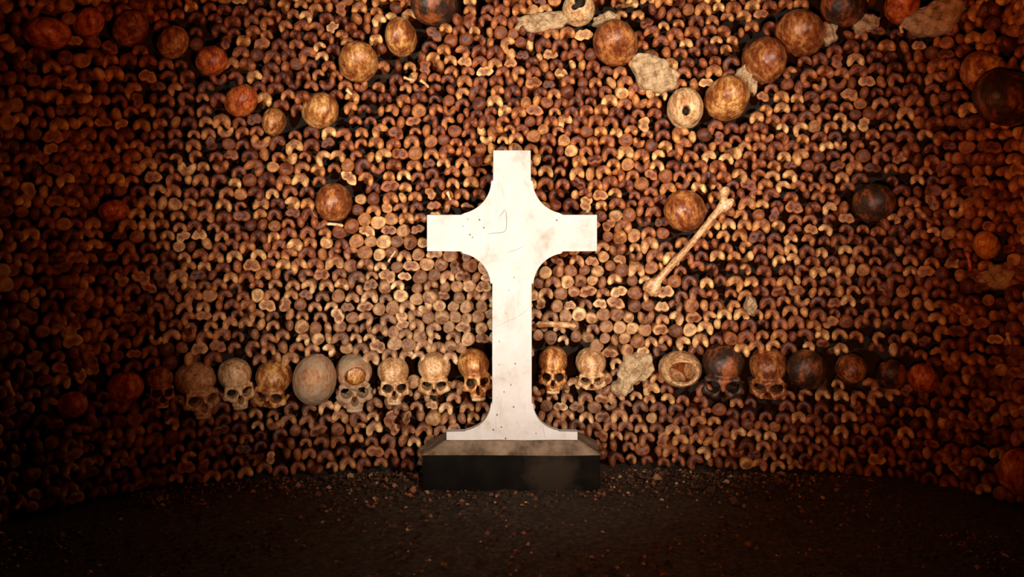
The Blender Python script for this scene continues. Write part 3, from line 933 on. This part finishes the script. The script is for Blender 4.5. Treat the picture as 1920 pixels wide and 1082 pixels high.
sb.attributes.new('wear_light', 'FLOAT', 'POINT').data.foreach_set('value', np.concatenate(WE))
o = add('stacked_bones', sb)
tag(o, 'countless smaller stacked bone ends filling the whole curved wall', 'bones', kind='stuff')

# ------------------------------------------------------------------ the white cross and its plinth
DC = 3.555                    # depth of the cross's front face
def cx_(u): return (u - 960.0) * DC / F
def cz_(v_): return CH - (v_ - HZ) * DC / F
def arc(cu, cv, r, a0, a1, n=14, ry=None):
    ry = ry or r
    return [(cu + r * math.cos(math.radians(a0 + (a1 - a0) * i / n)), cv + ry * math.sin(math.radians(a0 + (a1 - a0) * i / n))) for i in range(n + 1)]
# right half outline in photo units, from the top middle clockwise (v downwards)
half = [(995, 282), (995.5, 338), (999, 340)]
half += arc(1063, 338, 64, 178, 103, 14, 63)
half += [(1056, 403), (1119.5, 403), (1119.5, 471), (1056, 471.5), (1053, 474)]
half += arc(1061, 537, 61, 262, 184, 14, 62)
half += [(997, 531), (997, 756), (1000, 758)]
half += arc(1056, 757, 56, 178, 100, 14, 51)
half += [(1048, 809), (1083, 810), (1083, 826)]
left = [(1920 - u, v_) for (u, v_) in half[::-1]]
outl = half + left
outl = [p for i, p in enumerate(outl) if i == 0 or math.hypot(p[0] - outl[i - 1][0], p[1] - outl[i - 1][1]) > 1.2]
o_c = Vector((0, DC, 0.1645))
import bmesh
def extrude_outline(pts, depth, mat, name, bev=0.0012):
    bm = bmesh.new()
    f = [bm.verts.new((cx_(u), 0, cz_(v_) - o_c.z)) for (u, v_) in pts]
    face = bm.faces.new(f)
    r = bmesh.ops.extrude_face_region(bm, geom=[face])
    vs_ = [g for g in r['geom'] if isinstance(g, bmesh.types.BMVert)]
    bmesh.ops.translate(bm, verts=vs_, vec=(0, depth, 0))
    bmesh.ops.recalc_face_normals(bm, faces=bm.faces)
    edges = [e for e in bm.edges if len(e.link_faces) == 2 and e.calc_face_angle() > 1.2 and abs(e.verts[0].co.y - e.verts[1].co.y) < 1e-6]
    bmesh.ops.bevel(bm, geom=edges, offset=bev, segments=2, affect='EDGES', profile=0.5)
    me = bpy.data.meshes.new(name)
    bm.to_mesh(me); bm.free()
    me.materials.append(mat)
    return me
cross = bpy.data.objects.new('cross', None)
cross.empty_display_size = 0.1
COL.objects.link(cross)
cross.location = o_c
tag(cross, 'white painted stone cross with curved inner corners on a black plinth', 'cross')
body = add('cross_body', extrude_outline(outl, 0.034, M['cross'], 'cross_body'), cross)

def stroke(name, pts, w, mat):
    """raised pencil stroke on the front face"""
    vs_, fs = [], []
    P = [Vector((cx_(u), 0, cz_(v_) - o_c.z)) for (u, v_) in pts]
    for i, p in enumerate(P):
        t = (P[min(i + 1, len(P) - 1)] - P[max(i - 1, 0)]).normalized()
        nrm = Vector((-t.z, 0, t.x)) * w * (0.4 if i in (0, len(P) - 1) else 1)
        vs_ += [p + nrm + Vector((0, 0.001, 0)), p + nrm * 0.6 + Vector((0, -0.0007, 0)), p - nrm * 0.6 + Vector((0, -0.0007, 0)), p - nrm + Vector((0, 0.001, 0))]
    for i in range(len(P) - 1):
        for j in range(4):
            a0 = 4 * i + j; a1 = 4 * i + (j + 1) % 4
            fs.append((a0, a1, a1 + 4, a0 + 4))
    fs += [(0, 3, 2, 1), tuple(4 * (len(P) - 1) + j for j in range(4))]
    return add(name, mesh_from(name, vs_, fs, mat), cross)
tag(stroke('pencil_mark', [(935, 406), (940, 402), (946, 393), (949, 399), (950, 415), (949, 430), (945, 435), (935, 437), (925, 437), (914, 439)], 0.0014, M['ink']), 'hooked grey pencil mark')
stroke('pencil_mark', [(950, 474), (958, 471), (966, 470), (976, 464), (985, 461)], 0.0009, M['ink'])
stroke('pencil_mark', [(941, 404), (938, 410), (934, 413)], 0.0008, M['ink'])
stroke('crack', [(927, 613), (940, 608), (955, 601), (968, 596), (980, 588), (996, 574)], 0.0006, M['ink'])
stroke('crack', [(1017, 796), (1019, 806), (1022, 822)], 0.0006, M['ink'])
def chip(u, v_, r_):
    bm = bmesh.new()
    bmesh.ops.create_icosphere(bm, subdivisions=2, radius=1.0)
    for q_ in bm.verts:
        q_.co = Vector((q_.co.x * r_ * random.uniform(0.8, 1.2), q_.co.y * 0.0011, q_.co.z * r_ * random.uniform(0.8, 1.4)))
    me = bpy.data.meshes.new('dirt_pit'); bm.to_mesh(me); bm.free(); me.materials.append(M['pit'])
    c_ = add('dirt_pit', me, cross)
    c_.location = (cx_(u), 0.0, cz_(v_) - o_c.z)
for (u, v_, r_) in [(899, 412, 0.0030), (907, 427, 0.0030), (881, 440, 0.0028), (886, 445, 0.0022), (868, 424, 0.0018), (1044, 413, 0.0030), (877, 411, 0.0018),
                    (964, 520, 0.0018), (936, 640, 0.0018), (966, 682, 0.0025), (958, 722, 0.0022), (945, 735, 0.0022), (963, 763, 0.0028), (932, 778, 0.0028), (925, 806, 0.003), (940, 801, 0.0025), (948, 822, 0.003), (1005, 813, 0.002)]:
    chip(u, v_, r_)

# plinth: block with a sloping cap
pl = bpy.data.objects.new('plinth', None)
pl.location = (0, 3.605, 0)
COL.objects.link(pl)
tag(pl, 'black stone block with a sloping dusty top carrying the cross', 'plinth')
def prism(name, lower, upper, mat, bev):
    bm = bmesh.new()
    (x0, x1, y0, y1, z0), (X0, X1, Y0, Y1, Z1) = lower, upper
    vs_ = [bm.verts.new(p) for p in ((x0, y0, z0), (x1, y0, z0), (x1, y1, z0), (x0, y1, z0), (X0, Y0, Z1), (X1, Y0, Z1), (X1, Y1, Z1), (X0, Y1, Z1))]
    for f in ((0, 3, 2, 1), (4, 5, 6, 7), (0, 1, 5, 4), (1, 2, 6, 5), (2, 3, 7, 6), (3, 0, 4, 7)):
        bm.faces.new([vs_[i] for i in f])
    bmesh.ops.bevel(bm, geom=list(bm.edges), offset=bev, segments=2, affect='EDGES', profile=0.6)
    bmesh.ops.subdivide_edges(bm, edges=[e for e in bm.edges if e.calc_length() > 0.08], cuts=4, use_grid_fill=True)
    for q_ in bm.verts:
        q_.co += Vector((math.sin(60 * q_.co.z + 20 * q_.co.x), math.sin(33 * q_.co.x + 40 * q_.co.z), math.sin(41 * q_.co.x + 3))) * 0.0012
    me = bpy.data.meshes.new(name); bm.to_mesh(me); bm.free(); me.materials.append(mat)
    return add(name, me, pl)
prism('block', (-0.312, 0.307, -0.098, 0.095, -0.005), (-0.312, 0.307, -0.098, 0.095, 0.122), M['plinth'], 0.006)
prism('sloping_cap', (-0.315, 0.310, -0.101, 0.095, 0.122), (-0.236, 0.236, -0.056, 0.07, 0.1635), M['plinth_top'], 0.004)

# ------------------------------------------------------------------ gravel on the floor
ico_v = np.array([(0, 0, 1), (0.9, 0, -0.3), (-0.45, 0.8, -0.3), (-0.45, -0.8, -0.3), (0.5, 0.5, 0.4), (-0.6, 0.1, 0.45), (0.2, -0.6, 0.4)])
ico_f = np.array([(0, 4, 5), (0, 5, 6), (0, 6, 4), (4, 1, 2), (4, 2, 5), (5, 2, 3), (5, 3, 6), (6, 3, 1), (6, 1, 4)])
VV, FT, TI = [], [], []
base = 0
for i in range(9000):
    u = random.uniform(-1.65, 1.65)
    near = random.random() < 0.35
    yw = float(np.interp(u, CUR[:, 0], CUR[:, 1])) - 0.02
    if abs(u) > 1.3: yw = min(yw, 3.1)
    y = yw - abs(random.gauss(0, 0.16)) if near else random.uniform(1.9, yw)
    if -0.33 < u < 0.33 and y > 3.50: continue
    r_ = abs(random.gauss(0.0042, 0.002)) + 0.0015
    if near and random.random() < 0.12: r_ *= 1.9
    a = random.uniform(0, 6.28)
    R = np.array([[math.cos(a), -math.sin(a), 0], [math.sin(a), math.cos(a), 0], [0, 0, 1]])
    S = np.array([random.uniform(0.7, 1.8), random.uniform(0.7, 1.2), random.uniform(0.5, 1.0)])
    VV.append((ico_v * S * r_) @ R.T + np.array((u, y, r_ * 0.25)))
    FT.append(ico_f + base); base += len(ico_v)
    t = random.random()
    if near: t = min(1, t * 0.8 + 0.22)
    TI.append(np.full(len(ico_v), t ** 1.2))
gm = multi_mesh('gravel', VV, [], FT, TI, M['gravel'])
gm.polygons.foreach_set('use_smooth', np.zeros(len(gm.polygons), dtype=bool))
tag(add('gravel', gm), 'fine dark gravel and bone chips scattered over the floor', 'gravel', kind='stuff')
print('cells', len(CELLS), 'singles', len(single))
